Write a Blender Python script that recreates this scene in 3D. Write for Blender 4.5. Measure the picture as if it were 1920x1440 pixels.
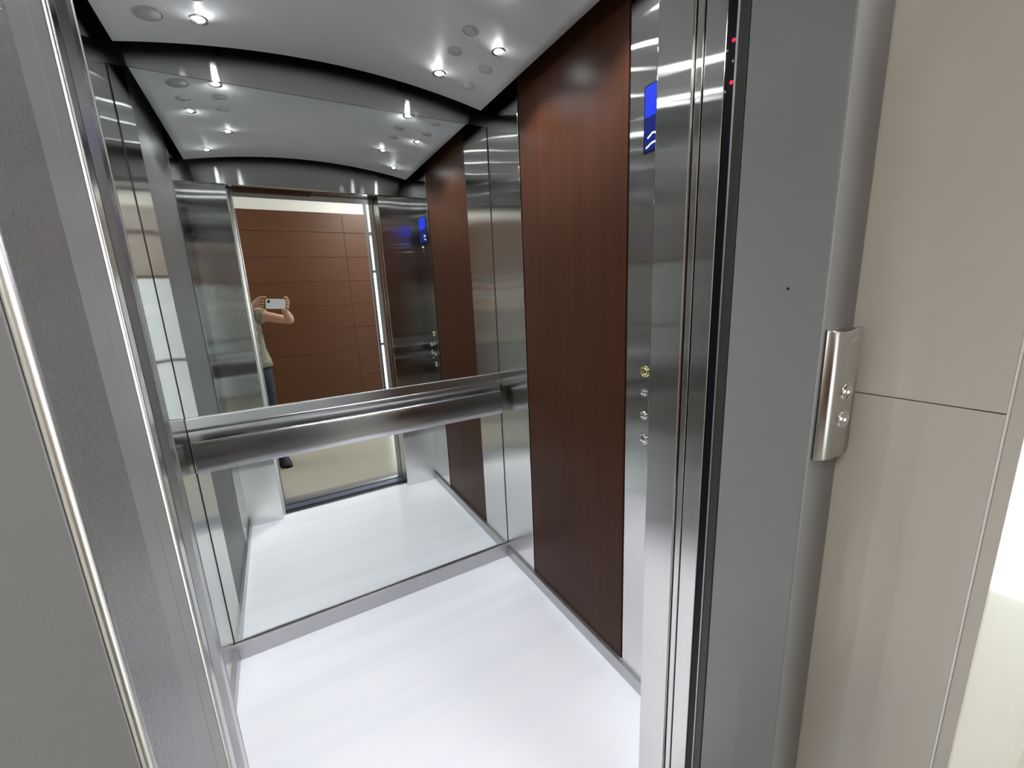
import bpy, bmesh, math, random
from mathutils import Matrix, Vector

random.seed(4)
for o in list(bpy.data.objects):
    bpy.data.objects.remove(o)
scn = bpy.context.scene
COL = scn.collection

# ------------------------------------------------------------------ camera
CAM = Vector((0, 0, 1.45))
ROT = Matrix(((0.8672, 0.1436, -0.4768), (-0.49597, 0.16365, -0.85278), (-0.04443, 0.97601, 0.21314)))
ROT = ROT.to_quaternion().to_matrix()
cd = bpy.data.cameras.new('camera')
cam = bpy.data.objects.new('camera', cd)
COL.objects.link(cam)
cd.sensor_width = 36
cd.lens = 36 * 776.18 / 1920
cd.clip_start = 0.02
cam.matrix_world = Matrix.Translation(CAM) @ ROT.to_4x4()
scn.camera = cam

# ------------------------------------------------------------------ sky / exposure
w = bpy.data.worlds.new('sky')
scn.world = w
w.use_nodes = True
wn = w.node_tree.nodes['Background']
wn.inputs[0].default_value = (0.93, 0.97, 1.0, 1)
wn.inputs[1].default_value = 4.5
vs = scn.view_settings
vs.view_transform = 'Standard'
vs.look = 'None'
vs.gamma = 1
vs.use_curve_mapping = False
vs.exposure = 0.0
LAMP = 220.0
SPOT = 12.0
LOBBY = (26.0, 46.0)

# ------------------------------------------------------------------ materials
def mat(name):
    m = bpy.data.materials.new(name)
    m.use_nodes = True
    nt = m.node_tree
    return m, nt, nt.nodes['Principled BSDF']

def setp(b, col, rough, metal=0.0, spec=0.5, **k):
    b.inputs['Base Color'].default_value = (*col, 1)
    b.inputs['Roughness'].default_value = rough
    b.inputs['Metallic'].default_value = metal
    b.inputs['Specular IOR Level'].default_value = spec
    for a, v in k.items():
        b.inputs[a].default_value = v

def plain(name, col, rough=0.5, metal=0.0, spec=0.5, var=0.06, scale=14, bump=0.0, bscale=200):
    """slightly mottled procedural surface"""
    m, nt, b = mat(name)
    setp(b, col, rough, metal, spec)
    N, L = nt.nodes, nt.links
    g = N.new('ShaderNodeNewGeometry')
    n = N.new('ShaderNodeTexNoise')
    n.inputs['Scale'].default_value = scale
    n.inputs['Detail'].default_value = 3
    L.new(g.outputs['Position'], n.inputs['Vector'])
    mx = N.new('ShaderNodeMix')
    mx.data_type = 'RGBA'
    mx.inputs['A'].default_value = (*[c * (1 - var) for c in col], 1)
    mx.inputs['B'].default_value = (*[min(1, c * (1 + var)) for c in col], 1)
    L.new(n.outputs['Fac'], mx.inputs['Factor'])
    L.new(mx.outputs['Result'], b.inputs['Base Color'])
    if bump:
        n2 = N.new('ShaderNodeTexNoise')
        n2.inputs['Scale'].default_value = bscale
        n2.inputs['Detail'].default_value = 2
        L.new(g.outputs['Position'], n2.inputs['Vector'])
        bp = N.new('ShaderNodeBump')
        bp.inputs['Strength'].default_value = bump
        bp.inputs['Distance'].default_value = 0.002
        L.new(n2.outputs['Fac'], bp.inputs['Height'])
        L.new(bp.outputs['Normal'], b.inputs['Normal'])
    return m

def brushed(name, col, along, across, smear='h', wave=0.0, wscale=3.0):
    """brushed stainless steel; the blur runs sideways ('h') or up and down ('v'); along / across = lobe widths"""
    m = bpy.data.materials.new(name)
    m.use_nodes = True
    nt = m.node_tree
    N, L = nt.nodes, nt.links
    N.remove(N['Principled BSDF'])
    b = N.new('ShaderNodeBsdfAnisotropic')
    b.distribution = 'BECKMANN'
    L.new(b.outputs[0], N['Material Output'].inputs[0])
    k = math.sqrt(across / along)
    b.inputs['Roughness'].default_value = math.sqrt(math.sqrt(along * across))
    b.inputs['Anisotropy'].default_value = 1 - k
    g = N.new('ShaderNodeNewGeometry')
    # tangent = the sharp direction
    if smear == 'v':
        cr = N.new('ShaderNodeVectorMath')
        cr.operation = 'CROSS_PRODUCT'
        L.new(g.outputs['True Normal'], cr.inputs[0])
        cr.inputs[1].default_value = (0, 0.001, 1)
        L.new(cr.outputs[0], b.inputs['Tangent'])
    else:
        cx = N.new('ShaderNodeCombineXYZ')
        cx.inputs[1].default_value = 0.001
        cx.inputs[2].default_value = 1
        L.new(cx.outputs[0], b.inputs['Tangent'])
    # very fine tone grain across the brushing
    mp = N.new('ShaderNodeMapping')
    mp.inputs['Scale'].default_value = (60, 60, 1.5) if smear == 'h' else (1.5, 1.5, 90)
    L.new(g.outputs['Position'], mp.inputs['Vector'])
    n = N.new('ShaderNodeTexNoise')
    n.inputs['Scale'].default_value = 4
    n.inputs['Detail'].default_value = 4
    L.new(mp.outputs[0], n.inputs['Vector'])
    mx = N.new('ShaderNodeMix')
    mx.data_type = 'RGBA'
    mx.inputs['A'].default_value = (*[c * 0.97 for c in col], 1)
    mx.inputs['B'].default_value = (*[min(1, c * 1.03) for c in col], 1)
    L.new(n.outputs['Fac'], mx.inputs['Factor'])
    L.new(mx.outputs['Result'], b.inputs['Color'])
    if wave:
        n2 = N.new('ShaderNodeTexNoise')
        n2.inputs['Scale'].default_value = wscale
        n2.inputs['Detail'].default_value = 0
        L.new(g.outputs['Position'], n2.inputs['Vector'])
        bp = N.new('ShaderNodeBump')
        bp.inputs['Strength'].default_value = 1
        bp.inputs['Distance'].default_value = wave
        L.new(n2.outputs['Fac'], bp.inputs['Height'])
        L.new(bp.outputs['Normal'], b.inputs['Normal'])
    return m

def emis(name, col, s):
    m, nt, b = mat(name)
    setp(b, (0.004, 0.004, 0.004), 0.3, 0, 0.1)
    b.inputs['Emission Color'].default_value = (*col, 1)
    b.inputs['Emission Strength'].default_value = s
    return m

M = {}
M['steel'] = brushed('brushed steel', (0.74, 0.735, 0.72), 0.15, 0.0035, 'h', wave=0.004, wscale=2.2)
M['steel_head'] = brushed('brushed steel header', (0.64, 0.64, 0.63), 0.12, 0.006, 'v')
M['steel_rail'] = brushed('satin steel rail', (0.66, 0.66, 0.67), 0.32, 0.025, 'h')
M['steel_skirt'] = plain('satin steel skirting', (0.50, 0.50, 0.51), 0.38, 1, var=0.02)
M['polish'] = brushed('polished steel', (0.70, 0.70, 0.70), 0.06, 0.03, 'h')
M['alu'] = plain('ribbed aluminium', (0.50, 0.52, 0.56), 0.36, 0.9, var=0.03)
M['alu_dark'] = plain('dark sill groove', (0.03, 0.03, 0.035), 0.5, 0.3)
M['paint'] = plain('grey door paint', (0.235, 0.235, 0.24), 0.36, 0, 0.5, 0.03, 30, bump=0.05, bscale=420)
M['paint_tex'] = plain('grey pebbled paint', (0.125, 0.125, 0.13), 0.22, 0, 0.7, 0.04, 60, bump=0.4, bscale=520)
M['front'] = plain('grey jamb paint lit copy', (0.25, 0.25, 0.262), 0.45, 0, 0.4, 0.03, 30, bump=0.05, bscale=420)  # lighter copy of the jamb paint, stands in for light on the front face
M['paint_dark'] = plain('dark grey leaf edge', (0.035, 0.035, 0.034), 0.4)
M['black'] = plain('black plastic', (0.006, 0.006, 0.008), 0.3, 0, 0.15)
M['gap'] = plain('black gap', (0.004, 0.004, 0.004), 0.8)
M['roof'] = plain('dark cabin roof', (0.025, 0.03, 0.05), 0.7)
M['ceil'] = plain('satin grey ceiling panel', (0.62, 0.62, 0.625), 0.5, 0.0, 0.18, 0.02)
M['greylam'] = plain('grey laminate', (0.055, 0.054, 0.052), 0.40, 0, 0.4, 0.03, 20)
M['ceil_disc'] = plain('grey cover plastic', (0.38, 0.375, 0.39), 0.45)
M['ceil_disc2'] = plain('satin cover metal', (0.56, 0.56, 0.57), 0.35, 0.1)
M['chrome'] = plain('chrome', (0.8, 0.8, 0.8), 0.08, 1, var=0.01)
M['brass'] = plain('pale gold metal', (0.80, 0.72, 0.35), 0.15, 1, var=0.01)
M['lamp'] = emis('lamp glow', (0.93, 0.96, 1.0), LAMP)
M['lcd'] = emis('lit blue display', (0.018, 0.06, 1.0), 0.85)
M['lcd2'] = emis('dim blue display', (0.01, 0.03, 0.5), 0.35)
M['glyph'] = emis('white display sign', (0.8, 0.88, 1.0), 2.0)
M['red'] = emis('red indicator', (1.0, 0.01, 0.03), 3.0)
M['dot'] = emis('white button light', (1.0, 1.0, 0.96), 2.0)
M['strip'] = plain('grey strip paint', (0.19, 0.19, 0.195), 0.36, 0, 0.4, 0.03, 30)
M['alu_blue'] = plain('worn blue grey sill', (0.16, 0.18, 0.24), 0.45, 0.6, var=0.5, scale=160)
M['white'] = plain('white plaster', (0.66, 0.655, 0.63), 0.7, var=0.02)
M['cream'] = plain('cream floor tile', (0.34, 0.325, 0.275), 0.22, var=0.04, scale=3)
M['grout'] = plain('brown grout', (0.20, 0.16, 0.12), 0.9)
M['tile'] = plain('glossy beige tile', (0.60, 0.567, 0.515), 0.14, 0, 0.5, 0.04, 3.5)
M['trimwhite'] = plain('white edge strip', (0.85, 0.85, 0.83), 0.3, var=0.01)
M['box'] = brushed('satin box steel', (0.66, 0.65, 0.64), 0.22, 0.07, 'v')
M['bead'] = plain('bare metal edge', (0.88, 0.88, 0.88), 0.34, 1, var=0.08, scale=60)
M['winframe'] = plain('dark window frame', (0.04, 0.04, 0.04), 0.4)
M['phone'] = plain('white phone case', (0.75, 0.74, 0.74), 0.35, var=0.01)
M['skin'] = plain('skin', (0.50, 0.27, 0.19), 0.5, var=0.08, scale=40)
M['hair'] = plain('dark hair', (0.015, 0.01, 0.008), 0.5)
M['denim'] = plain('dark denim', (0.006, 0.009, 0.018), 0.85, var=0.3, scale=120)
M['shoe'] = plain('navy shoe', (0.008, 0.01, 0.02), 0.6)
M['sole'] = plain('dark sole', (0.012, 0.012, 0.012), 0.8)

# mirror
m, nt, b = mat('mirror silver')
setp(b, (0.83, 0.86, 0.845), 0.0, 1.0)
M['mirror'] = m

# wood laminate : vertical grain
m, nt, b = mat('red brown wood laminate')
setp(b, (0.1, 0.03, 0.015), 0.34, 0, 0.13)
N, L = nt.nodes, nt.links
g = N.new('ShaderNodeNewGeometry')
mp = N.new('ShaderNodeMapping')
mp.inputs['Scale'].default_value = (30, 30, 0.35)
L.new(g.outputs['Position'], mp.inputs['Vector'])
n = N.new('ShaderNodeTexNoise')
n.inputs['Scale'].default_value = 3
n.inputs['Detail'].default_value = 6
n.inputs['Roughness'].default_value = 0.6
L.new(mp.outputs[0], n.inputs['Vector'])
r = N.new('ShaderNodeValToRGB')
r.color_ramp.elements[0].position = 0.3
r.color_ramp.elements[0].color = (0.037, 0.0134, 0.0064, 1)
r.color_ramp.elements[1].position = 0.72
r.color_ramp.elements[1].color = (0.057, 0.0212, 0.0106, 1)
L.new(n.outputs['Fac'], r.inputs['Fac'])
L.new(r.outputs[0], b.inputs['Base Color'])
M['wood'] = m

# lobby cladding boards : soft horizontal grain
m, nt, b = mat('orange brown cladding')
setp(b, (0.2, 0.07, 0.03), 0.4)
N, L = nt.nodes, nt.links
g = N.new('ShaderNodeNewGeometry')
mp = N.new('ShaderNodeMapping')
mp.inputs['Scale'].default_value = (0.6, 1, 14)
L.new(g.outputs['Position'], mp.inputs['Vector'])
n = N.new('ShaderNodeTexNoise')
n.inputs['Scale'].default_value = 3
n.inputs['Detail'].default_value = 4
L.new(mp.outputs[0], n.inputs['Vector'])
r = N.new('ShaderNodeValToRGB')
r.color_ramp.elements[0].position = 0.25
r.color_ramp.elements[0].color = (0.060, 0.0182, 0.0040, 1)
r.color_ramp.elements[1].position = 0.75
r.color_ramp.elements[1].color = (0.078, 0.0245, 0.0060, 1)
L.new(n.outputs['Fac'], r.inputs['Fac'])
L.new(r.outputs[0], b.inputs['Base Color'])
M['clad'] = m

# white cabin floor with faint veins running sideways
m, nt, b = mat('white polished floor')
setp(b, (0.8, 0.8, 0.82), 0.22, 0, 0.4)
N, L = nt.nodes, nt.links
g = N.new('ShaderNodeNewGeometry')
mp = N.new('ShaderNodeMapping')
mp.inputs['Rotation'].default_value = (0, 0, 0.05)
mp.inputs['Scale'].default_value = (0.5, 7, 1)
L.new(g.outputs['Position'], mp.inputs['Vector'])
n = N.new('ShaderNodeTexNoise')
n.inputs['Scale'].default_value = 1.6
n.inputs['Detail'].default_value = 3
L.new(mp.outputs[0], n.inputs['Vector'])
r = N.new('ShaderNodeValToRGB')
r.color_ramp.elements[0].position = 0.32
r.color_ramp.elements[0].color = (0.785, 0.785, 0.835, 1)
r.color_ramp.elements[1].position = 0.5
r.color_ramp.elements[1].color = (0.82, 0.82, 0.86, 1)
L.new(n.outputs['Fac'], r.inputs['Fac'])
L.new(r.outputs[0], b.inputs['Base Color'])
M['floor'] = m

# shirt : pale olive weave
m, nt, b = mat('speckled grey green shirt cloth')
setp(b, (0.3, 0.3, 0.22), 0.9)
N, L = nt.nodes, nt.links
g = N.new('ShaderNodeNewGeometry')
n = N.new('ShaderNodeTexVoronoi')
n.inputs['Scale'].default_value = 70
L.new(g.outputs['Position'], n.inputs['Vector'])
r = N.new('ShaderNodeValToRGB')
r.color_ramp.elements[0].position = 0.1
r.color_ramp.elements[0].color = (0.05, 0.05, 0.038, 1)
r.color_ramp.elements[1].position = 0.6
r.color_ramp.elements[1].color = (0.27, 0.265, 0.20, 1)
L.new(n.outputs['Distance'], r.inputs['Fac'])
L.new(r.outputs[0], b.inputs['Base Color'])
M['shirt'] = m

# clear glass for lobby glazing
m, nt, b = mat('clear glazing')
N, L = nt.nodes, nt.links
N.remove(b)
tr = N.new('ShaderNodeBsdfTransparent')
tr.inputs[0].default_value = (0.95, 0.98, 0.97, 1)
gl = N.new('ShaderNodeBsdfGlossy')
gl.inputs['Roughness'].default_value = 0.02
mxs = N.new('ShaderNodeMixShader')
mxs.inputs[0].default_value = 0.06
L.new(tr.outputs[0], mxs.inputs[1])
L.new(gl.outputs[0], mxs.inputs[2])
L.new(mxs.outputs[0], N['Material Output'].inputs[0])
M['glass'] = m

# ------------------------------------------------------------------ helpers
def finish(name, bm, material, parent=None, smooth=False, center=True):
    me = bpy.data.meshes.new(name)
    bmesh.ops.recalc_face_normals(bm, faces=bm.faces)
    if center and bm.verts:
        lo = Vector([min(v.co[i] for v in bm.verts) for i in range(3)])
        hi = Vector([max(v.co[i] for v in bm.verts) for i in range(3)])
        c = Vector(((lo.x + hi.x) / 2, (lo.y + hi.y) / 2, lo.z))
        bmesh.ops.translate(bm, verts=bm.verts, vec=-c)
    else:
        c = Vector((0, 0, 0))
    bm.to_mesh(me)
    bm.free()
    if smooth:
        for p in me.polygons:
            p.use_smooth = True
    me.materials.append(material)
    o = bpy.data.objects.new(name, me)
    COL.objects.link(o)
    o.location = c
    if parent is not None:
        attach(o, parent)
    return o

def wloc(o):
    v = o.location.copy()
    p = o.parent
    while p:
        v += p.location
        p = p.parent
    return v

def attach(o, parent):
    """keep the world place; no parent here is rotated or scaled"""
    o.location = o.location - wloc(parent)
    o.parent = parent

def bm_box(bm, x0, x1, y0, y1, z0, z1, bev=0.0, seg=2):
    r_ = bmesh.ops.create_cube(bm, size=1)
    vs_ = r_['verts']
    for v in vs_:
        v.co = Vector((x0 + (v.co.x + .5) * (x1 - x0), y0 + (v.co.y + .5) * (y1 - y0), z0 + (v.co.z + .5) * (z1 - z0)))
    if bev:
        es = list({e for v in vs_ for e in v.link_edges})
        bmesh.ops.bevel(bm, geom=es, offset=bev, segments=seg, profile=0.5, affect='EDGES')

def box(name, x0, x1, y0, y1, z0, z1, material, parent=None, bev=0.0, seg=2):
    bm = bmesh.new()
    bm_box(bm, x0, x1, y0, y1, z0, z1, bev, seg)
    return finish(name, bm, material, parent)

def prism_z(name, pts, z0, z1, material, parent=None, smooth=False):
    """profile in x,y pulled up in z"""
    bm = bmesh.new()
    lo = [bm.verts.new((x, y, z0)) for x, y in pts]
    hi = [bm.verts.new((x, y, z1)) for x, y in pts]
    n_ = len(pts)
    for i in range(n_):
        f = bm.faces.new((lo[i], lo[(i + 1) % n_], hi[(i + 1) % n_], hi[i]))
        f.smooth = smooth
    bm.faces.new(lo)
    bm.faces.new(hi)
    return finish(name, bm, material, parent)

def prism_x(name, pts, x0, x1, material, parent=None, smooth=True):
    """profile in y,z pulled along x"""
    bm = bmesh.new()
    lo = [bm.verts.new((x0, y, z)) for y, z in pts]
    hi = [bm.verts.new((x1, y, z)) for y, z in pts]
    n_ = len(pts)
    for i in range(n_):
        f = bm.faces.new((lo[i], lo[(i + 1) % n_], hi[(i + 1) % n_], hi[i]))
        f.smooth = smooth
    bm.faces.new(lo)
    bm.faces.new(hi)
    return finish(name, bm, material, parent)

def lathe(name, prof, origin, axis, material, parent=None, seg=32):
    """prof = (radius, height along axis)"""
    bm = bmesh.new()
    ax = Vector(axis).normalized()
    u = ax.orthogonal().normalized()
    v = ax.cross(u)
    o_ = Vector(origin)
    rings = []
    for r_, h in prof:
        if r_ < 1e-6:
            rings.append([bm.verts.new(o_ + ax * h)])
        else:
            rings.append([bm.verts.new(o_ + ax * h + (u * math.cos(a) + v * math.sin(a)) * r_)
                          for a in [2 * math.pi * i / seg for i in range(seg)]])
    for a, b_ in zip(rings[:-1], rings[1:]):
        for i in range(seg):
            j = (i + 1) % seg
            if len(a) == 1:
                f = bm.faces.new((a[0], b_[j], b_[i]))
            elif len(b_) == 1:
                f = bm.faces.new((a[i], a[j], b_[0]))
            else:
                f = bm.faces.new((a[i], a[j], b_[j], b_[i]))
            f.smooth = True
    return finish(name, bm, material, parent)

def empty(name, loc):
    o = bpy.data.objects.new(name, None)
    COL.objects.link(o)
    o.location = loc
    o.empty_display_size = 0.1
    return o

def tag(o, label, cat=None, group=None):
    o['label'] = label
    if cat:
        o['category'] = cat
    if group:
        o['group'] = group
    return o

def struct(o, label=None, cat=None):
    o['kind'] = 'structure'
    if label:
        o['label'] = label
    if cat:
        o['category'] = cat
    return o

# ------------------------------------------------------------------ measured places (metres, floor = 0)
XL, XR = -0.336, 0.972          # cabin side walls
YF, YM = 0.662, 1.867           # cabin front wall (inside face), mirror
ZT = 2.46                       # top of cabin walls
JL, JR = -0.122, 0.735          # door opening
WB, WF = 1.592, 0.979           # wood panel edges on the side walls
ZH = 2.144                      # header underside
YL = 0.324                      # landing frame front
XRV = 0.843                     # tiled reveal, right
YW = 0.120                      # landing wall
LZ = 2.85                       # lobby ceiling
YB = -1.6                       # lobby back wall

# ------------------------------------------------------------------ cabin shell
struct(box('floor', XL, XR, YF - 0.055, YM + 0.02, -0.04, 0.0, M['floor']),
       'white polished lift floor with faint grey veins', 'floor')
wr = struct(box('wall_right', XR + 0.012, XR + 0.05, YF - 0.05, YM + 0.05, -0.04, ZT, M['gap']),
            'right cabin wall behind the red-brown wood panel', 'wall')
wl = struct(box('wall_left', XL - 0.05, XL - 0.012, YF - 0.05, YM + 0.05, -0.04, ZT, M['gap']),
            'left cabin wall of brushed steel and grey laminate beside the mirror', 'wall')
wb = struct(box('wall_back', XL - 0.05, XR + 0.05, YM + 0.012, YM + 0.05, -0.04, ZT, M['gap']),
            'back cabin wall that carries the mirror', 'wall')
for wall, s, x in ((wr, 1, XR), (wl, -1, XL)):
    a, b2 = (x, x + 0.011) if s > 0 else (x - 0.011, x)
    o = box('steel_panel', a, b2, WB + 0.003, YM + 0.01, 0.056, ZT, M['steel'], wall, 0.0015, 1)
    o['label'] = 'narrow brushed steel panel next to the mirror'
    o = box('steel_panel', a, b2, YF - 0.02, WF - 0.006, 0.056, ZT, M['steel'], wall, 0.0015, 1)
    o['label'] = 'brushed steel panel next to the doorway'
    a, b2 = (x + 0.003, x + 0.0115) if s > 0 else (x - 0.0115, x - 0.003)
    o = box('wood_panel' if s > 0 else 'laminate_panel', a, b2, WF + 0.004, WB - 0.002, 0.056, ZT, M['wood'] if s > 0 else M['greylam'], wall, 0.001, 1)
    o['label'] = 'red-brown wood laminate panel with vertical grain' if s > 0 else 'grey laminate panel'
box('clip', XR - 0.002, XR + 0.004, WF - 0.0055, WF + 0.0035, 0.0565, 0.066, M['chrome'], wr, 0.0005, 1)
o = box('steel_panel', XL, XR, YM - 0.0005, YM + 0.0115, 2.198, ZT, M['steel_head'], wb)
o['label'] = 'brushed steel strip above the mirror'
struct(box('baseboard_back', XL - 0.0115, XR + 0.0115, YM - 0.014, YM + 0.01, 0.0, 0.077, M['steel_skirt'], None, 0.001, 1),
       'satin steel skirting under the mirror', 'baseboard')
struct(box('baseboard_right', XR - 0.012, XR + 0.0115, YF + 0.002, YM - 0.0145, 0.0, 0.056, M['steel_skirt'], None, 0.001, 1),
       'satin steel skirting under the wood panel with buttons beside it', 'baseboard')
struct(box('baseboard_left', XL - 0.0115, XL + 0.012, YF + 0.002, YM - 0.0145, 0.0, 0.056, M['steel_skirt'], None, 0.001, 1),
       'satin steel skirting along the left cabin wall', 'baseboard')

# front wall (seen in the mirror)
wf = struct(empty('wall_front', (0.3, YF, 0)), 'cabin front wall with steel returns around the doorway', 'wall')
o = box('return_panel', XL - 0.01, -0.135, YF - 0.04, YF, 0.0, ZH - 0.001, M['steel'], wf, 0.002)
o['label'] = 'brushed steel return left of the doorway'
o = box('return_panel', JR - 0.003, XR + 0.01, 0.577, YF, 0.0, ZH - 0.001, M['steel'], wf, 0.003)
o['label'] = 'brushed steel return beside the control buttons'
o = box('header_panel', XL - 0.01, XR + 0.01, YF - 0.045, YF + 0.004, ZH, ZT, M['steel_head'], wf, 0.004)
o['label'] = 'brushed steel header above the doorway'

struct(box('ceiling', XL - 0.05, XR + 0.05, YF - 0.06, YM + 0.05, ZT, ZT + 0.03, M['roof']),
       'dark cabin roof above the hanging ceiling panel', 'ceiling')

# arched hanging ceiling panel
CX0, CX1, CY0, CY1 = -0.297, 0.914, 0.755, 1.803
CC, CH = (CX0 + CX1) / 2, (CX1 - CX0) / 2
def zc(x):
    return 1.45 + 0.846 - 0.061 * ((x - CC) / CH) ** 2
bm = bmesh.new()
NS = 40
rows = []
for i in range(NS + 1):
    x = CX0 + (CX1 - CX0) * i / NS
    z = zc(x)
    rows.append([bm.verts.new((x, y, zz)) for y, zz in ((CY0, z), (CY1, z), (CY1, z + 0.012), (CY0, z + 0.012))])
for a, b2 in zip(rows[:-1], rows[1:]):
    for k in range(4):
        f = bm.faces.new((a[k], a[(k + 1) % 4], b2[(k + 1) % 4], b2[k]))
        f.smooth = k in (0, 2)
bm.faces.new(rows[0])
bm.faces.new(rows[-1])
cp = empty('ceiling_panel', (CC, (CY0 + CY1) / 2, 2.25))
tag(cp, 'arched satin grey ceiling panel holding the round downlights', 'ceiling panel')
finish('panel', bm, M['ceil'], cp)
for x in (CC - 0.35, CC + 0.35):
    for y in (CY0 + 0.2, CY1 - 0.2):
        box('hanger', x - 0.01, x + 0.01, y - 0.01, y + 0.01, zc(x) + 0.010, ZT + 0.002, M['gap'], cp)

# downlights
def downlight(x, y):
    z = zc(x)
    e = empty('downlight', (x, y, z))
    lathe('trim_ring', [(0.0172, 0.0), (0.0185, -0.0022), (0.0245, -0.0030), (0.027, -0.001), (0.027, 0.001), (0.0172, 0.001), (0.0172, 0.0)],
          (x, y, z), (0, 0, 1), M['chrome'], e, 28)
    lathe('lens', [(0.0, -0.0004), (0.0165, -0.0004), (0.0168, 0.001)], (x, y, z), (0, 0, 1), M['lamp'], e, 24)
    ld_ = bpy.data.lights.new('downlight_beam', 'SPOT')
    ld_.energy = SPOT
    ld_.color = (0.93, 0.96, 1.0)
    ld_.spot_size = math.radians(124)
    ld_.spot_blend = 0.6
    ld_.shadow_soft_size = 0.008
    lo_ = bpy.data.objects.new('downlight_beam', ld_)
    COL.objects.link(lo_)
    lo_.location = (x, y, z - 0.010)
    attach(lo_, e)
    return e
XI0, XO0, XI1, XO1 = -0.066, -0.182, 0.676, 0.797
lamps = [(XI0, 1.66), (XO0, 1.405), (XI0, 1.16), (XO0, 0.895), (XI1, 1.66), (XO1, 1.41), (XI1, 1.16), (XO1, 0.92)]
lab = {0: 'left', 1: 'right'}
names = ['first', 'second', 'third', 'last']
for i, (x, y) in enumerate(lamps):
    e = downlight(x, y)
    side = 'on the control panel side' if i > 3 else 'opposite the control panel'
    tag(e, '%s lit downlight from the mirror in the row %s' % (names[i % 4], side), 'downlight', 'downlights in the ceiling panel')
# round covers
covers = [(XO0, 1.655, 0.038, 'ceil_disc', 'large flat grey round cover in the ceiling panel'),
          (XO0 - 0.002, 1.525, 0.028, 'ceil_disc2', None), (XI0 + 0.005, 1.545, 0.028, 'ceil_disc2', None), (XI0 + 0.003, 1.425, 0.028, 'ceil_disc2', None),
          (XI1, 1.375, 0.028, 'ceil_disc2', None), (XI1 - 0.002, 1.50, 0.026, 'ceil_disc2', None), (XO1 + 0.008, 1.53, 0.026, 'ceil_disc2', None), (XO1 + 0.002, 1.67, 0.026, 'ceil_disc2', None)]
cl = ['large flat grey round cover beside the downlight by the mirror',
      'small round cover between the large flat cover and a lit downlight',
      'small round cover just in front of the downlight next to the large flat cover',
      'second small round cover in front of the downlight next to the large flat cover',
      'raised round metal cover beside the outer downlight over the control panel wall',
      'faint small round cover between two downlights over the wood panel',
      'faint small round cover close to the ceiling edge over the wood panel',
      'faint small round cover in the ceiling corner over the wood panel']
for (x, y, r_, mk, _), lb in zip(covers, cl):
    z = zc(x)
    # tilt with the arch
    nx = -2 * 0.061 * (x - CC) / CH ** 2
    ax = Vector((nx, 0, -1)).normalized()
    e = empty('ceiling_cover', (x, y, z))
    t = 0.0013
    lathe('disc', [(r_ * 0.86, 0.0), (r_ * 0.86, t * 0.8), (0, t * 0.8)], (x, y, z), ax, M[mk], e, 28)
    lathe('rim', [(r_ * 0.86, 0.0), (r_ * 0.88, t * 1.3), (r_ * 0.97, t), (r_, 0)], (x, y, z), ax, M[mk], e, 28)
    tag(e, lb, 'cover', 'round covers in the ceiling panel')

# mirror
mi = empty('mirror', (CC, YM, 0.08))
tag(mi, 'full-height mirror on the back wall of the lift, behind the handrail', 'mirror')
box('mirror_glass', XL + 0.003, XR - 0.003, YM, YM + 0.006, 0.0795, 2.197, M['mirror'], mi)
box('edge_strip', XL, XL + 0.003, YM - 0.0008, YM + 0.0115, 0.0775, 2.197, M['gap'], mi)
box('edge_strip', XR - 0.003, XR, YM - 0.0008, YM + 0.0115, 0.0775, 2.197, M['gap'], mi)
box('edge_strip', XL + 0.003, XR - 0.003, YM - 0.0008, YM + 0.0115, 0.0775, 0.0795, M['gap'], mi)

# handrail : steel backplate with a flat oval bar on two brackets
hr = empty('handrail', (CC, YM - 0.04, 0.84))
tag(hr, 'satin steel handrail with backplate crossing the mirror', 'handrail')
bz0, bz1 = 0.842, 1.055
box('backplate', XL + 0.001, XR - 0.001, YM - 0.010, YM - 0.001, bz0, bz1, M['steel_rail'], hr, 0.0025, 2)
lathe('plate_bead', [(0.0, 0.0), (0.0055, 0.0), (0.0055, XR - XL - 0.004), (0.0, XR - XL - 0.004)], (XL + 0.002, YM - 0.0105, 1.010), (1, 0, 0), M['steel_rail'], hr, 16)
prof = []
yc, zc_, hy, hz = 1.803, 0.918, 0.020, 0.060
for i in range(36):
    a = 2 * math.pi * i / 36
    ca, sa = math.cos(a), math.sin(a)
    prof.append((yc + hy * math.copysign(abs(ca) ** 0.75, ca), zc_ + hz * math.copysign(abs(sa) ** 0.75, sa)))
prism_x('rail', prof, XL + 0.018, XR - 0.036, M['steel_rail'], hr)
for x in (-0.145, 0.735):
    lathe('bracket', [(0.0, 0.0), (0.011, 0.0), (0.011, 0.040), (0.02, 0.043), (0.02, 0.046), (0.0, 0.046)], (x, 1.8115, 0.950), (0, 1, 0), M['chrome'], hr, 20)

# ------------------------------------------------------------------ control panel
XS = XR - 0.0003
cop = empty('control_panel', (XR, 0.84, 0.95))
tag(cop, 'lift control panel with blue display and round buttons on the steel strip', 'control panel')
dp = box('display', XS - 0.002, XS + 0.001, 0.775, 0.918, 1.815, 1.985, M['black'], cop, 0.0008, 1)
dp['label'] = 'blue floor display'
sc = box('lit_screen', XS - 0.0026, XS - 0.0018, 0.779, 0.914, 1.905, 1.981, M['lcd'], dp)
sc = box('dim_screen', XS - 0.0026, XS - 0.0018, 0.779, 0.914, 1.820, 1.9025, M['lcd2'], dp)
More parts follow.
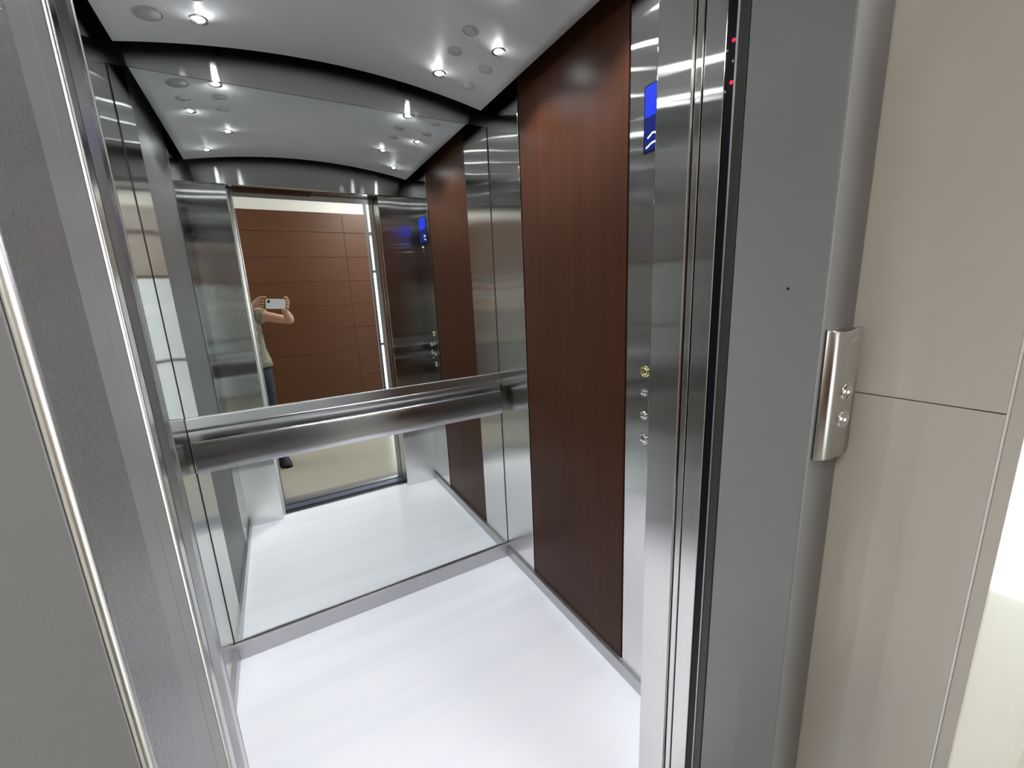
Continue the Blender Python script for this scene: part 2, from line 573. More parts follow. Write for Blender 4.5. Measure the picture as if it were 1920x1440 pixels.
# small white display signs: a curl with a dot over a slanted stroke, and a pale ring on the lit screen
def flat_stroke(name, pts, wd, x, material, parent):
    bm = bmesh.new()
    for (y0, z0), (y1, z1) in zip(pts[:-1], pts[1:]):
        d = Vector((y1 - y0, z1 - z0)).normalized()
        n_ = Vector((-d.y, d.x)) * wd / 2
        q = [(y0 + n_.x, z0 + n_.y), (y1 + n_.x, z1 + n_.y), (y1 - n_.x, z1 - n_.y), (y0 - n_.x, z0 - n_.y)]
        f0 = [bm.verts.new((x, a, b_)) for a, b_ in q]
        f1 = [bm.verts.new((x + 0.0006, a, b_)) for a, b_ in q]
        for i in range(4):
            bm.faces.new((f0[i], f0[(i + 1) % 4], f1[(i + 1) % 4], f1[i]))
        bm.faces.new(f0)
        bm.faces.new(f1)
    return finish(name, bm, material, parent)
gx = XS - 0.0031
flat_stroke('display_sign', [(0.902, 1.852), (0.893, 1.857), (0.885, 1.862), (0.874, 1.860), (0.868, 1.850)], 0.0042, gx, M['glyph'], dp)
flat_stroke('display_sign', [(0.907, 1.828), (0.898, 1.832), (0.888, 1.837), (0.874, 1.838)], 0.0042, gx, M['glyph'], dp)
ring = [(0.862 + 0.020 * math.cos(t), 1.925 + 0.016 * math.sin(t)) for t in [math.pi * 2 * k / 16 for k in range(17)]]
flat_stroke('display_sign', ring, 0.003, gx, M['lcd'], dp)
def cop_button(y, z, r_, mt, label):
    e = lathe('button_ring', [(r_, 0.0), (r_ * 1.0, 0.0035), (r_ * 0.86, 0.005), (r_ * 0.78, 0.003), (r_ * 0.78, 0.0)],
              (XS + 0.0005, y, z), (-1, 0, 0), M[mt], cop, 28)
    e['label'] = label
    lathe('button_cap', [(r_ * 0.76, 0.0), (r_ * 0.74, 0.004), (r_ * 0.4, 0.006), (0.0, 0.0065)],
          (XS + 0.0005, y, z), (-1, 0, 0), M['chrome'] if mt != 'brass' else M['brass'], e, 28)
cop_button(0.893, 1.197, 0.0175, 'brass', 'pale gold round call button at the top')
cop_button(0.8945, 1.130, 0.0120, 'chrome', 'small chrome button')
cop_button(0.828, 1.118, 0.0150, 'chrome', 'chrome round floor button')
cop_button(0.8935, 1.055, 0.0135, 'chrome', 'chrome round floor button')
cop_button(0.828, 1.060, 0.0150, 'chrome', 'chrome round floor button')
cop_button(0.8925, 0.977, 0.0175, 'chrome', 'chrome round button at the bottom')
lathe('key_switch', [(0.006, 0), (0.006, 0.003), (0.0, 0.0035)], (XS + 0.0005, 0.84, 1.022), (-1, 0, 0), M['chrome'], cop, 16)
lathe('indicator', [(0.006, 0), (0.006, 0.002), (0.0, 0.003)], (XS + 0.0005, 0.815, 1.793), (-1, 0, 0), M['glyph'], cop, 16)
lathe('indicator', [(0.004, 0), (0.004, 0.002), (0.0, 0.003)], (XS + 0.0005, 0.83, 1.765), (-1, 0, 0), M['chrome'], cop, 16)

# ------------------------------------------------------------------ doorway, left side
po = empty('strike_post', (-0.15, 0.556, 0))
tag(po, 'polished steel closing post on the left of the lift doorway', 'door post')
pr = [(-0.19, 0.519), (-0.1265, 0.519), (-0.1235, 0.5215), (-0.1225, 0.526), (-0.1225, 0.543), (-0.1285, 0.551), (-0.1285, 0.572),
      (-0.1225, 0.580), (-0.1215, 0.592), (-0.1235, 0.599), (-0.129, 0.603), (-0.19, 0.603)]
prism_z('post', pr, 0.0, ZH - 0.002, M['polish'], po, smooth=False)
M['edge'] = brushed('polished post edge', (0.86, 0.86, 0.84), 0.45, 0.12, 'v')
for ex, ey, er in ((-0.1258, 0.5225, 0.0045), (-0.1282, 0.5975, 0.0068)):
    lathe('post_edge', [(0.0, 0.0), (er, 0.0), (er, ZH - 0.002), (0.0, ZH - 0.002)], (ex, ey, 0), (0, 0, 1), M['edge'], po, 20)
box('gap_strip', -0.19, -0.1245, 0.5105, 0.5185, 0.0, ZH - 0.002, M['gap'], po)  # black strip standing in for the dark running gap beside the post

# landing frame
fr = struct(empty('trim_1', (0.3, YL, 0)), 'grey painted steel landing door frame', 'door frame')
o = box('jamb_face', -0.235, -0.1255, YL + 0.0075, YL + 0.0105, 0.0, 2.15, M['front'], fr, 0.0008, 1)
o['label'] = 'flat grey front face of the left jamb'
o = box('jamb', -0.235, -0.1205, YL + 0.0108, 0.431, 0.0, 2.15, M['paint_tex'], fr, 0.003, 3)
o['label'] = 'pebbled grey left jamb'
o = lathe('edge_bead', [(0.0, 0.0), (0.0035, 0.0), (0.0035, 2.15), (0.0, 2.15)], (-0.1222, YL + 0.0102, 0), (0, 0, 1), M['bead'], fr, 16)
o['label'] = 'bright bare metal edge of the left jamb'
box('jamb_strip', -0.235, -0.1222, 0.4315, 0.474, 0.0, 2.15, M['strip'], fr, 0.0015, 2)
box('jamb_strip', -0.235, -0.1224, 0.4745, 0.5095, 0.0, 2.15, M['strip'], fr, 0.0015, 2)
pr = [(JR, 0.473), (JR, 0.400), (JR + 0.0035, YL + 0.004), (JR + 0.0045, YL + 0.001), (JR + 0.0075, YL), (XRV - 0.002, YL), (XRV - 0.002, 0.473)]
o = prism_z('jamb', pr, 0.0, 2.15, M['paint'], fr)
o['label'] = 'grey painted right jamb that carries the call box'
lathe('bolt_hole', [(0.0022, 0.0), (0.0022, 0.0006), (0, 0.0006)], (JR, 0.378, 1.438), (-1, 0, 0), M['gap'], fr, 12)
o = box('lintel', -0.235, XRV - 0.002, YL, 0.473, 2.15, 2.27, M['paint'], fr, 0.003, 2)

# ------------------------------------------------------------------ doorway, right side : parked door leaves
ld = empty('landing_door_leaf', (0.79, 0.485, 0))
tag(ld, 'dark grey edge of the parked landing door beside the grey frame', 'door')
box('leaf', JR + 0.001, XRV + 0.10, 0.4755, 0.4955, 0.012, 2.15, M['paint_dark'], ld, 0.002)
box('edge_bead', JR - 0.0012, JR + 0.004, 0.493, 0.4968, 0.012, 2.15, M['alu'], ld, 0.0008, 1)
lc = empty('light_curtain', (0.737, 0.505, 0))
tag(lc, 'black door sensor strip with small red lights on the door edge', 'door sensor')
box('sensor_strip', JR + 0.0005, JR + 0.03, 0.4975, 0.513, 0.012, 2.13, M['black'], lc, 0.001, 1)
for z in (1.848, 1.785):
    o = lathe('red_light', [(0.0032, 0), (0.0028, 0.0015), (0, 0.002)], (JR + 0.001, 0.501, z), (-1, 0, 0), M['red'], lc, 14)
for z, y in ((1.817, 0.501), (1.837, 0.512), (1.775, 0.512)):
    lathe('clip', [(0.0022, 0), (0.002, 0.0012), (0, 0.0015)], (JR + 0.001, y, z), (-1, 0, 0), M['chrome'], lc, 10)
cdl = empty('cabin_door_leaf', (0.78, 0.535, 0))
tag(cdl, 'brushed steel leaf of the cabin door, beside the black sensor strip', 'door', 'parked cabin door leaves')
box('leaf', JR, XRV + 0.12, 0.514, 0.5565, 0.012, 2.13, M['steel'], cdl, 0.002, 2)
cdl = empty('cabin_door_leaf', (0.78, 0.568, 0))
tag(cdl, 'narrow brushed steel leaf edge beside the steel return of the cabin', 'door', 'parked cabin door leaves')
box('leaf', JR + 0.002, XRV + 0.11, 0.5605, 0.5755, 0.012, 2.13, M['steel'], cdl, 0.0015, 2)

# sills
sl = struct(empty('trim_2', (0.3, 0.5, 0)), 'ribbed aluminium door sills with dark running grooves', 'door sill')
for y0, y1, mt, z1 in ((0.594, 0.6065, 'alu', 0.002), (0.532, 0.594, 'alu_dark', -0.008), (0.458, 0.532, 'alu_blue', 0.0), (0.440, 0.458, 'gap', -0.015),
                       (0.398, 0.440, 'alu', 0.0), (0.338, 0.398, 'strip', 0.0)):
    box('sill_strip', JL - 0.11, XRV + 0.1, y0, y1, -0.04, z1, M[mt], sl)

# head of the doorway : hanger tracks seen from inside
hd = empty('door_track', (0.3, 0.55, 2.15))
tag(hd, 'dark door hanger track above the open doorway', 'door track')
box('track_cover', JL - 0.1, 0.33, 0.49, 0.612, 2.142, 2.19, M['black'], hd, 0.002)
box('track_cover', 0.335, XRV + 0.1, 0.535, 0.612, 2.150, 2.19, M['paint_dark'], hd, 0.002)
box('track_rail', 0.335, XRV + 0.1, 0.505, 0.53, 2.160, 2.19, M['gap'], hd)
box('track_rail', 0.335, XRV + 0.1, 0.476, 0.50, 2.152, 2.19, M['paint_dark'], hd, 0.002)

# ------------------------------------------------------------------ tiled reveal and landing wall
TJ = [0.06, 1.26, 2.46, LZ]
wv = struct(box('wall_reveal', XRV + 0.008, XRV + 0.04, YW + 0.008, YL + 0.15, 0, LZ, M['grout']), 'beige tiled return wall beside the call box', 'wall')
z0 = 0.0
for zt in TJ:
    box('tile', XRV, XRV + 0.01, 0.1394, YL + 0.13, z0 + 0.0008, zt - 0.0008, M['tile'], wv, 0.0006, 1)
    z0 = zt
box('edge_strip', XRV - 0.0012, XRV + 0.008, 0.1362, 0.1392, 0, LZ, M['trimwhite'], wv, 0.0005, 1)
box('tile_edge', XRV, XRV + 0.0082, YW, 0.136, 0, LZ, M['tile'], wv, 0.0005, 1)
wv2 = struct(box('wall_reveal_left', -0.277, -0.245, YW + 0.008, YL + 0.15, 0, LZ, M['grout']), 'beige tiled return wall on the hinge side of the lift frame', 'wall')
z0 = 0.0
for zt in TJ:
    box('tile', -0.246, -0.236, YW + 0.006, YL + 0.13, z0 + 0.0008, zt - 0.0008, M['tile'], wv2, 0.0006, 1)
    z0 = zt
wla = struct(empty('wall_landing', (0.3, YW, 0)), 'landing wall of tall beige tiles around the lift recess', 'wall')
o = box('backing', XRV + 0.009, 2.75, YW + 0.008, YW + 0.12, 0, LZ, M['grout'], wla)
o = box('backing', -2.2, -0.246, YW + 0.008, YW + 0.12, 0, LZ, M['grout'], wla)
o = box('backing', -0.246, XRV + 0.009, YW + 0.008, 0.47, 2.2715, LZ, M['grout'], wla)
def tiles(x0, x1, zs):
    z_ = zs[0]
    for zt in zs[1:]:
        x = x0
        while x < x1 - 0.01:
            xe = min(x + 0.6, x1)
            box('tile', x + 0.0008, xe - 0.0008, YW, YW + 0.010, z_ + 0.0008, zt - 0.0008, M['tile'], wla, 0.0006, 1)
            x = xe
        z_ = zt
tiles(XRV + 0.009, 2.75, [0] + TJ)
tiles(-2.2, -0.237, [0] + TJ)
tiles(-0.237, XRV, [2.2715, 2.46, LZ])
box('soffit', -0.236, XRV - 0.001, YW + 0.011, YL - 0.001, 2.2716, 2.28, M['white'], wla)

# call box on the frame
cb = empty('call_box', (0.79, YL, 1.16))
tag(cb, 'curved satin steel call button box on the grey door frame', 'call box')
pts = []
BX0, BX1 = 0.7495, 0.820
for i in range(21):
    t = i / 20
    x = BX0 + (BX1 - BX0) * t
    if t < 0.40:
        u = t / 0.40
        y = YL - 0.003 - 0.015 * math.sqrt(max(0.0, 1 - (1 - u) ** 2))
    else:
        y = YL - 0.018 - 0.0045 * (t - 0.40) / 0.60
    pts.append((x, y))
def yface(x):
    for (xa, ya), (xb, yb) in zip(pts[:-1], pts[1:]):
        if xa <= x <= xb:
            return ya + (yb - ya) * (x - xa) / (xb - xa)
bz0, bz1 = 1.155, 1.372
bm = bmesh.new()
levels = [bz0, bz0 + 0.002, bz1 - 0.002, bz1]
ringsv = []
cr_ = 0.014
def zlev(t, lev):
    # lower right corner is rounded off, the top dips slightly in the middle
    if lev < 2:
        d = max(0.0, (t - 0.82) / 0.18)
        return levels[lev] + cr_ * (1 - math.sqrt(max(0, 1 - d * d)))
    return levels[lev] - 0.004 * math.sin(math.pi * min(1, t / 0.8)) * (t < 0.8)
for lev in range(4):
    inset = 0.0015 if lev in (0, 3) else 0.0
    ringsv.append([bm.verts.new((x, y + inset, zlev(i / 20, lev))) for i, (x, y) in enumerate(pts)])
back = [[bm.verts.new((x, YL - 0.0002, zlev(i / 20, lev))) for i, (x, y) in enumerate(pts)] for lev in (0, 3)]
for a, b2 in zip(ringsv[:-1], ringsv[1:]):
    for i in range(20):
        f = bm.faces.new((a[i], a[i + 1], b2[i + 1], b2[i]))
        f.smooth = True
for i in range(20):
    bm.faces.new((back[0][i], back[0][i + 1], ringsv[0][i + 1], ringsv[0][i]))
    bm.faces.new((ringsv[3][i], ringsv[3][i + 1], back[1][i + 1], back[1][i]))
bm.faces.new((ringsv[0][20], back[0][20], back[1][20], ringsv[3][20]))
body = finish('body', bm, M['box'], cb)
for bx_, z, nm in ((0.797, 1.269, 'upper'), (0.797, 1.222, 'lower')):
    y = yface(bx_)
    e = lathe('button', [(0.0152, -0.001), (0.0149, 0.0012), (0.0134, 0.0018), (0.0120, 0.0008), (0.0, 0.0014)], (bx_, y, z), (-0.10, -1, 0), M['chrome'], cb, 28)
    e['label'] = '%s chrome call button with a white light dot' % nm
    lathe('light_dot', [(0.0024, 0.001), (0.0022, 0.0022), (0, 0.0026)], (bx_ + 0.002, y, z - 0.001), (-0.10, -1, 0), M['dot'], e, 14)
# small raised emblem at the top
def front_stroke(name, segs, wd, material, parent):
    bm = bmesh.new()
    for (xa, za), (xb, zb) in segs:
        d = Vector((xb - xa, zb - za)).normalized()
        n_ = Vector((-d.y, d.x)) * wd / 2
        q = [(xa + n_.x, za + n_.y), (xb + n_.x, zb + n_.y), (xb - n_.x, zb - n_.y), (xa - n_.x, za - n_.y)]
        f0 = [bm.verts.new((a, yface(a) - 0.0009, b_)) for a, b_ in q]
        f1 = [bm.verts.new((a, yface(a) + 0.0005, b_)) for a, b_ in q]
        for i in range(4):
            bm.faces.new((f0[i], f0[(i + 1) % 4], f1[(i + 1) % 4], f1[i]))
        bm.faces.new(f0)
        bm.faces.new(f1)
    return finish(name, bm, material, parent)
front_stroke('emblem', [((0.793, 1.341), (0.811, 1.341)), ((0.796, 1.347), (0.796, 1.357)), ((0.796, 1.352), (0.801, 1.357)), ((0.797, 1.352), (0.802, 1.347)),
                        ((0.805, 1.347), (0.810, 1.348)), ((0.810, 1.348), (0.809, 1.352)), ((0.809, 1.352), (0.805, 1.353)), ((0.805, 1.353), (0.806, 1.357)), ((0.806, 1.357), (0.811, 1.357))], 0.0012, M['chrome'], cb)

# ------------------------------------------------------------------ lobby (seen in the mirror)
LX0, LX1 = -2.2, 2.75
lf = struct(box('floor_lobby', LX0, LX1, YB - 0.1, YW + 0.008, -0.04, 0.0, M['cream']), 'cream tiled lobby floor in front of the lift', 'floor')
box('threshold', -0.236, XRV, YW + 0.008, 0.338, -0.04, 0.0, M['cream'], lf)
struct(box('ceiling_lobby', LX0 - 0.1, LX1 + 0.1, YB - 0.1, 0.3, LZ, LZ + 0.05, M['white']), 'white lobby ceiling', 'ceiling')
struct(box('wall_lobby_left', LX0 - 0.1, LX0, YB - 0.1, 0.25, 0, LZ, M['white']), 'white lobby wall at the far end from the window', 'wall')
BX = 1.095
wk = struct(box('wall_lobby', LX0, BX, YB - 0.1, YB - 0.02, 0, LZ, M['white']), 'lobby wall clad in wide red-brown boards under a white band', 'wall')
box('backing', LX0 + 0.01, BX - 0.002, YB - 0.0205, YB - 0.010, 0.0, 2.432, M['grout'], wk)
zs = [0.0]
z = 1.679 - 6 * 0.271
zl = [0.0]
while z < 2.40:
    zl.append(z)
    z += 0.271
zl = [v for v in zl if v == 0 or v > 0.1] + [2.435]
for za, zb in zip(zl[:-1], zl[1:]):
    for xa, xb in ((LX0 + 0.01, -0.72), (-0.72, 0.843), (0.843, BX)):
        box('board', xa + 0.0015, xb - 0.0015, YB - 0.0105, YB, za + 0.0025, zb - 0.0025, M['clad'], wk, 0.001, 1)
# window strip beside the cladding and added, unseen glazing in the end wall
def window(name, label, axis, pos, a0, a1, bars_v, bars_h, z1):
    e = struct(empty(name, ((a0 + a1) / 2 if axis == 'x' else pos, pos if axis == 'x' else (a0 + a1) / 2, 0)), label, 'window')
    def bar(nm, p0, p1, za, zb, mk, th):
        if axis == 'x':
            return box(nm, p0, p1, pos - th, pos + th, za, zb, M[mk], e)
        return box(nm, pos - th, pos + th, p0, p1, za, zb, M[mk], e)
    for v in bars_v:
        bar('mullion', v - 0.015, v + 0.015, 0, z1, 'winframe', 0.03)
    for h in bars_h:
        for va, vb in zip(bars_v[:-1], bars_v[1:]):
            bar('transom', va + 0.015, vb - 0.015, h - 0.014, h + 0.014, 'winframe', 0.025)
    hs = [0] + bars_h + [z1]
    for va, vb in zip(bars_v[:-1], bars_v[1:]):
        for ha, hb in zip(hs[:-1], hs[1:]):
            bar('pane', va + 0.015, vb - 0.015, ha + (0.014 if ha else 0), hb - (0.014 if hb != z1 else 0), 'white' if (axis == 'x' and ha > 1.5) else 'glass', 0.004)
    return e
window('window_1', 'glazed strip beside the red-brown cladding', 'x', YB - 0.06, BX + 0.02, 1.9, [BX + 0.0252, 1.9], [0.9, 1.787, 2.231], LZ - 0.001)
struct(box('wall_lobby_right', 1.916, LX1, YB - 0.1, YB - 0.02, 0, LZ, M['white']), 'white lobby wall between the two glazed openings', 'wall')
struct(box('wall_lobby_end', LX1, LX1 + 0.1, YB - 0.1, -0.466, 0, LZ, M['white']), 'white end wall of the lobby beside the added glazing', 'wall')
window('window_added', 'added unseen glazing in the end wall of the lobby', 'y', 2.78, -0.45, 0.13, [-0.45, 0.105], [2.2], LZ - 0.001)  # unseen opening, guessed to bring daylight onto the landing tiles
for lx, ly, st, wh in ((-1.15, -0.7, LOBBY[0], 'at the solid end of the lobby'), (1.30, -0.62, LOBBY[1], 'at the glazed end of the lobby')):  # unseen light panels, added to brighten the frame and tiles
    md = emis('added light diffuser', (1.0, 0.98, 0.94), st)
    lt = empty('added_fill_light', (lx, ly, LZ))
    tag(lt, 'added unseen light panel under the lobby ceiling ' + wh, 'added fill light', 'added lobby fill lights')
    box('frame', lx - 0.32, lx + 0.32, ly - 0.32, ly + 0.32, LZ - 0.02, LZ - 0.0005, M['white'], lt, 0.002, 1)
    box('diffuser', lx - 0.30, lx + 0.30, ly - 0.30, ly + 0.30, LZ - 0.023, LZ - 0.0195, md, lt)

# ------------------------------------------------------------------ photographer and phone (seen in the mirror)
def cw(x, y, z):
    return CAM + ROT @ Vector((x, y, z))

ph = empty('smartphone', cw(0.04, 0.004, 0.008))
tag(ph, 'white smartphone held sideways in two hands', 'phone')
def cam_box(name, x0, x1, y0, y1, z0, z1, bev, material, parent):
    bm = bmesh.new()
    bm_box(bm, x0, x1, y0, y1, z0, z1)
    if bev:
        es = [e for e in bm.edges if abs((e.verts[0].co - e.verts[1].co).z) > 1e-4]
        bmesh.ops.bevel(bm, geom=es, offset=bev, segments=5, profile=0.5, affect='EDGES')
    for v in bm.verts:
        v.co = cw(*v.co)
    return finish(name, bm, material, parent)
cam_box('case', -0.035, 0.115, -0.034, 0.040, 0.0040, 0.0120, 0.010, M['phone'], ph)
cam_box('screen', -0.032, 0.112, -0.031, 0.037, 0.0119, 0.0126, 0.008, M['black'], ph)
lb_ = cam_box('lens_plate', -0.028, -0.010, 0.012, 0.033, 0.0033, 0.0042, 0.005, M['black'], ph)

def real(o):
    """turn modifiers into plain mesh"""
    dg = bpy.context.evaluated_depsgraph_get()
    me = bpy.data.meshes.new_from_object(o.evaluated_get(dg))
    o.modifiers.clear()
    o.data = me
    for p in me.polygons:
        p.use_smooth = True

def skin_mesh(name, vd, edges, root, material, parent=None, sub=2):
    keys = list(vd)
    me = bpy.data.meshes.new(name)
    me.from_pydata([Vector(vd[k][0]) for k in keys], [(keys.index(a), keys.index(b_)) for a, b_ in edges], [])
    me.materials.append(material)
    o = bpy.data.objects.new(name, me)
    COL.objects.link(o)
    sm = o.modifiers.new('skin', 'SKIN')
    sm.use_smooth_shade = True
    for k, sv in zip(keys, me.skin_vertices[0].data):
        r_ = vd[k][1]
        sv.radius = (r_, r_) if not isinstance(r_, tuple) else r_
        sv.use_root = k == root
    ss = o.modifiers.new('sub', 'SUBSURF')
    ss.levels = sub
    ss.render_levels = sub
    real(o)
    if parent:
        attach(o, parent)
    return o

def loft(name, rings, material, parent, seg=28, caps=True):
    """rings = (centre, half width, half depth, turn about z, optional axis)"""
    bm = bmesh.new()
    rr = []
    for c, a, b_, t, ax in rings:
        ax = Vector(ax).normalized()
        side = Vector((math.cos(t), math.sin(t), 0))
        side = (side - ax * side.dot(ax)).normalized()
        fw = ax.cross(side)
        rr.append([bm.verts.new(Vector(c) + side * a * math.cos(q) + fw * b_ * math.sin(q)) for q in [2 * math.pi * i / seg for i in range(seg)]])
    for p, q in zip(rr[:-1], rr[1:]):
        for i in range(seg):
            f = bm.faces.new((p[i], p[(i + 1) % seg], q[(i + 1) % seg], q[i]))
            f.smooth = True
    if caps:
        bm.faces.new(rr[0])
        bm.faces.new(rr[-1])
    return finish(name, bm, material, parent)

pe = empty('person', (-0.25, -0.44, 0))
tag(pe, 'person in a speckled shirt and dark jeans holding up a phone', 'person')
TW = -0.45          # body turned towards the lift
Sr, Er = Vector((-0.105, -0.455, 1.365)), Vector((0.128, -0.385, 1.305))
Sl, El = Vector((-0.43, -0.36, 1.36)), Vector((-0.335, -0.12, 1.295))
Wr, Wl = cw(0.158, -0.062, 0.088), cw(-0.125, -0.055, 0.062)
V, E = {}, []
def P(k, p, r_, prev=None):
    V[k] = (Vector(p), r_)
    if prev:
        E.append((prev, k))
P('pelvis', (-0.245, -0.45, 0.95), 0.095)
P('waist', (-0.25, -0.445, 1.08), 0.09, 'pelvis')
P('chest', (-0.262, -0.425, 1.24), 0.10, 'waist')
P('collar', (-0.268, -0.41, 1.365), 0.07, 'chest')
P('neck', (-0.266, -0.400, 1.43), 0.052, 'collar')
P('nape', (-0.262, -0.390, 1.475), 0.055, 'neck')
P('jaw', (-0.252, -0.372, 1.52), 0.064, 'nape')
P('brow', (-0.252, -0.374, 1.58), 0.076, 'jaw')
P('crown', (-0.256, -0.382, 1.635), 0.062, 'brow')
for sd, S_, El_, W_ in (('r', Sr, Er, Wr), ('l', Sl, El, Wl)):
    P(sd + 'sh', S_, 0.052, 'collar')
    P(sd + 'ua', S_.lerp(El_, 0.5), 0.043, sd + 'sh')
    P(sd + 'el', El_, 0.037, sd + 'ua')
    P(sd + 'fa', El_.lerp(W_, 0.4), 0.036, sd + 'el')
    P(sd + 'wr', W_, 0.024, sd + 'fa')
hands = {
    'r': dict(palm=(0.154, -0.022, 0.055), f=[
        [(0.149, 0.018, 0.036), (0.141, 0.047, 0.024), (0.123, 0.056, 0.0135), (0.106, 0.050, 0.0115)],
        [(0.154, 0.004, 0.036), (0.150, 0.027, 0.021), (0.137, 0.034, 0.0125), (0.126, 0.025, 0.0115)],
        [(0.155, -0.010, 0.038), (0.150, 0.007, 0.022), (0.138, 0.010, 0.0135), (0.1265, 0.004, 0.0118)],
        [(0.152, -0.024, 0.042), (0.147, -0.013, 0.027), (0.138, -0.014, 0.0155), (0.1265, -0.019, 0.012)]],
        t=[(0.146, -0.040, 0.062), (0.132, -0.050, 0.045), (0.118, -0.050, 0.031), (0.104, -0.040, 0.0215)]),
    'l': dict(palm=(-0.110, -0.018, 0.046), f=[
        [(-0.096, 0.022, 0.034), (-0.074, 0.048, 0.024), (-0.048, 0.055, 0.0145), (-0.030, 0.050, 0.0115)],
        [(-0.102, 0.006, 0.034), (-0.082, 0.030, 0.020), (-0.059, 0.032, 0.0125), (-0.045, 0.022, 0.0115)],
        [(-0.104, -0.010, 0.036), (-0.083, 0.009, 0.021), (-0.061, 0.009, 0.0125), (-0.046, 0.001, 0.0115)],
        [(-0.102, -0.026, 0.039), (-0.083, -0.012, 0.025), (-0.064, -0.014, 0.015), (-0.048, -0.021, 0.0118)]],
        t=[(-0.108, -0.042, 0.052), (-0.088, -0.052, 0.040), (-0.064, -0.050, 0.028), (-0.042, -0.040, 0.0205)])}
for sd, h in hands.items():
    P(sd + 'palm', cw(*h['palm']), (0.026), sd + 'wr')
    for fi, ch in enumerate(h['f']):
        prev = sd + 'palm'
        for ki, q in enumerate(ch):
            k = '%sf%d%d' % (sd, fi, ki)
            P(k, cw(*q), (0.0105, 0.009, 0.0082, 0.0072)[ki] * (0.88 if fi == 3 else 1), prev)
            prev = k
    prev = sd + 'palm'
    for ki, q in enumerate(h['t']):
        k = '%st%d' % (sd, ki)
        P(k, cw(*q), (0.014, 0.0115, 0.0105, 0.0088)[ki], prev)
        prev = k
for sd, hx, kx, ax_ in (('r', -0.165, -0.150, -0.125), ('l', -0.335, -0.345, -0.36)):
    P(sd + 'hip', (hx, -0.46 if sd == 'r' else -0.44, 0.90), 0.075, 'pelvis')
    P(sd + 'knee', (kx, -0.45, 0.49), 0.050, sd + 'hip')
    P(sd + 'ankle', (ax_, -0.48, 0.09), 0.035, sd + 'knee')
    P(sd + 'heel', (ax_, -0.47, 0.045), 0.030, sd + 'ankle')
    P(sd + 'toe', (ax_ + 0.03, -0.375, 0.035), 0.024, sd + 'heel')
body = skin_mesh('body', V, E, 'pelvis', M['skin'], pe, 2)
# face
fdir = Vector((math.cos(TW + math.pi / 2), math.sin(TW + math.pi / 2), 0))
sdir = Vector((fdir.y, -fdir.x, 0))
hc = Vector((-0.252, -0.373, 1.56))
def blob(name, c, ra, rb, rc, material, parent, seg=14):
    bm = bmesh.new()
    bmesh.ops.create_uvsphere(bm, u_segments=seg, v_segments=10, radius=1)
    for v in bm.verts:
        q = v.co.copy()
        v.co = Vector(c) + sdir * q.x * ra + fdir * q.y * rb + Vector((0, 0, 1)) * q.z * rc
    for f in bm.faces:
        f.smooth = True
    return finish(name, bm, material, parent)
M['eye'] = plain('eye', (0.6, 0.6, 0.6), 0.2)
M['lip'] = plain('lips', (0.42, 0.15, 0.12), 0.5)
for t in (-1, 1):
    blob('eye', hc + fdir * 0.070 + sdir * 0.030 * t + Vector((0, 0, 0.008)), 0.012, 0.008, 0.007, M['eye'], pe)
    blob('iris', hc + fdir * 0.077 + sdir * 0.030 * t + Vector((0, 0, 0.008)), 0.005, 0.003, 0.005, M['hair'], pe)
    blob('ear', hc - fdir * 0.005 + sdir * 0.074 * t + Vector((0, 0, -0.003)), 0.010, 0.018, 0.030, M['skin'], pe)
    blob('eyebrow', hc + fdir * 0.073 + sdir * 0.030 * t + Vector((0, 0, 0.026)), 0.017, 0.006, 0.004, M['hair'], pe)
blob('nose', hc + fdir * 0.077 + Vector((0, 0, -0.012)), 0.012, 0.017, 0.022, M['skin'], pe)
blob('mouth', hc + fdir * 0.064 + Vector((0, 0, -0.042)), 0.022, 0.008, 0.007, M['lip'], pe)
blob('hair', hc - fdir * 0.018 + Vector((0, 0, 0.040)), 0.081, 0.083, 0.070, M['hair'], pe, 20)
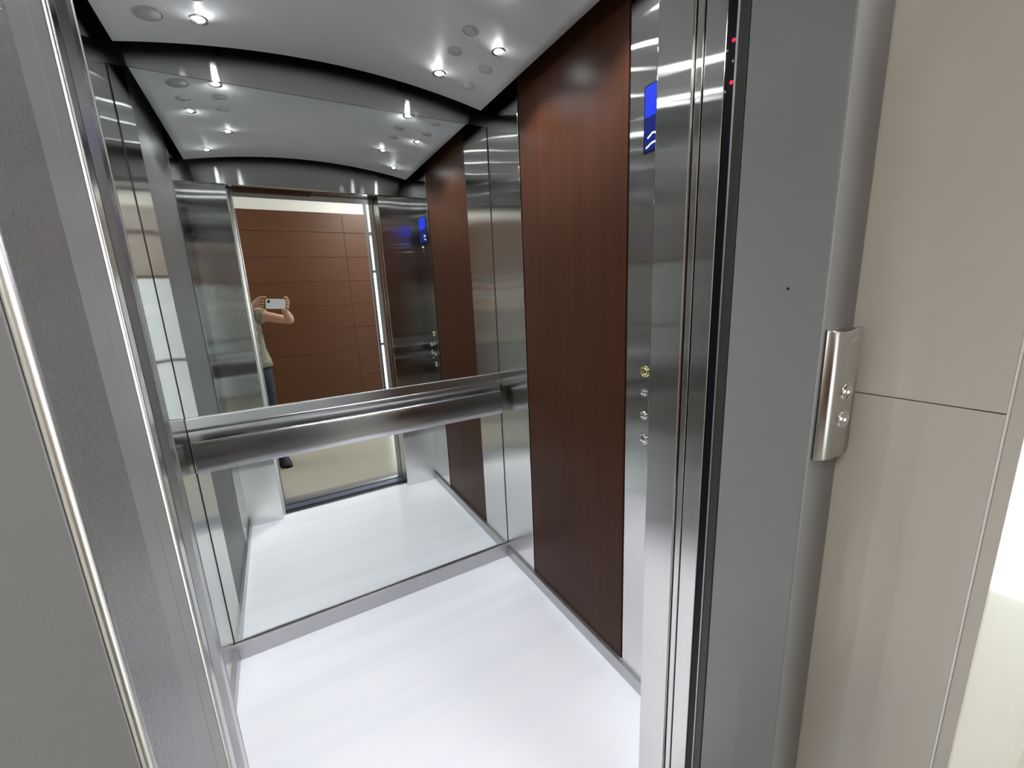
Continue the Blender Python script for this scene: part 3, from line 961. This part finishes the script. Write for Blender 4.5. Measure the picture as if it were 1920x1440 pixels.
# shirt : torso with hem and two short sleeves
Z = (0, 0, 1)
sh = loft('shirt', [((-0.240, -0.450, 0.925), 0.192, 0.130, TW, Z), ((-0.242, -0.450, 0.98), 0.182, 0.126, TW, Z), ((-0.250, -0.445, 1.08), 0.163, 0.118, TW, Z),
                    ((-0.258, -0.430, 1.20), 0.165, 0.118, TW, Z), ((-0.265, -0.422, 1.30), 0.172, 0.112, TW, Z), ((-0.268, -0.412, 1.365), 0.165, 0.090, TW, Z),
                    ((-0.268, -0.405, 1.405), 0.100, 0.066, TW, Z), ((-0.267, -0.402, 1.42), 0.062, 0.058, TW, Z)], M['shirt'], pe)
for S_, El_ in ((Sr, Er), (Sl, El)):
    d = (El_ - S_)
    loft('sleeve', [(S_ - d * 0.25 + Vector((0, 0, -0.01)), 0.070, 0.070, 1.57, d), (S_, 0.070, 0.068, 1.57, d), (S_ + d * 0.08, 0.066, 0.064, 1.57, d), (S_ + d * 0.17, 0.063, 0.061, 1.57, d), (S_ + d * 0.175, 0.050, 0.050, 1.57, d)], M['shirt'], pe)
# jeans
je = loft('jeans', [((-0.245, -0.450, 0.80), 0.175, 0.118, TW * .6, Z), ((-0.243, -0.450, 0.90), 0.172, 0.120, TW * .8, Z), ((-0.245, -0.450, 0.97), 0.150, 0.108, TW, Z)], M['denim'], pe)
for hx, hy, kx, ax_ in ((-0.160, -0.465, -0.150, -0.125), (-0.330, -0.440, -0.345, -0.36)):
    loft('jeans_leg', [((hx, hy, 0.90), 0.086, 0.100, 0, Z), ((hx, hy, 0.78), 0.086, 0.096, 0, Z), ((kx, -0.455, 0.50), 0.066, 0.070, 0, Z),
                       ((kx, -0.468, 0.36), 0.062, 0.066, 0, Z), ((ax_, -0.485, 0.07), 0.055, 0.062, 0, Z)], M['denim'], je)
    shx = ax_ + 0.012
    bm = bmesh.new()
    prof = [(-0.555, 0.030), (-0.545, 0.040), (-0.50, 0.043), (-0.44, 0.043), (-0.39, 0.046), (-0.35, 0.040), (-0.335, 0.020)]
    hts = [0.07, 0.10, 0.11, 0.10, 0.07, 0.055, 0.035]
    rr = []
    for (y, hw), ht in zip(prof, hts):
        cx_ = shx + (y + 0.5) * 0.22
        rr.append([bm.verts.new((cx_ + hw * math.cos(q), y, max(0.004, ht / 2 + ht / 2 * math.sin(q)))) for q in [2 * math.pi * i / 16 for i in range(16)]])
    for p, q in zip(rr[:-1], rr[1:]):
        for i in range(16):
            f = bm.faces.new((p[i], p[(i + 1) % 16], q[(i + 1) % 16], q[i]))
            f.smooth = True
    bm.faces.new(rr[0])
    bm.faces.new(rr[-1])
    so = finish('shoe', bm, M['shoe'], pe)
    pts_ = [(shx + (y + 0.5) * 0.22 - hw * 1.04, y) for y, hw in prof] + [(shx + (y + 0.5) * 0.22 + hw * 1.04, y) for y, hw in reversed(prof)]
    prism_z('sole', pts_, 0.0, 0.016, M['sole'], so)
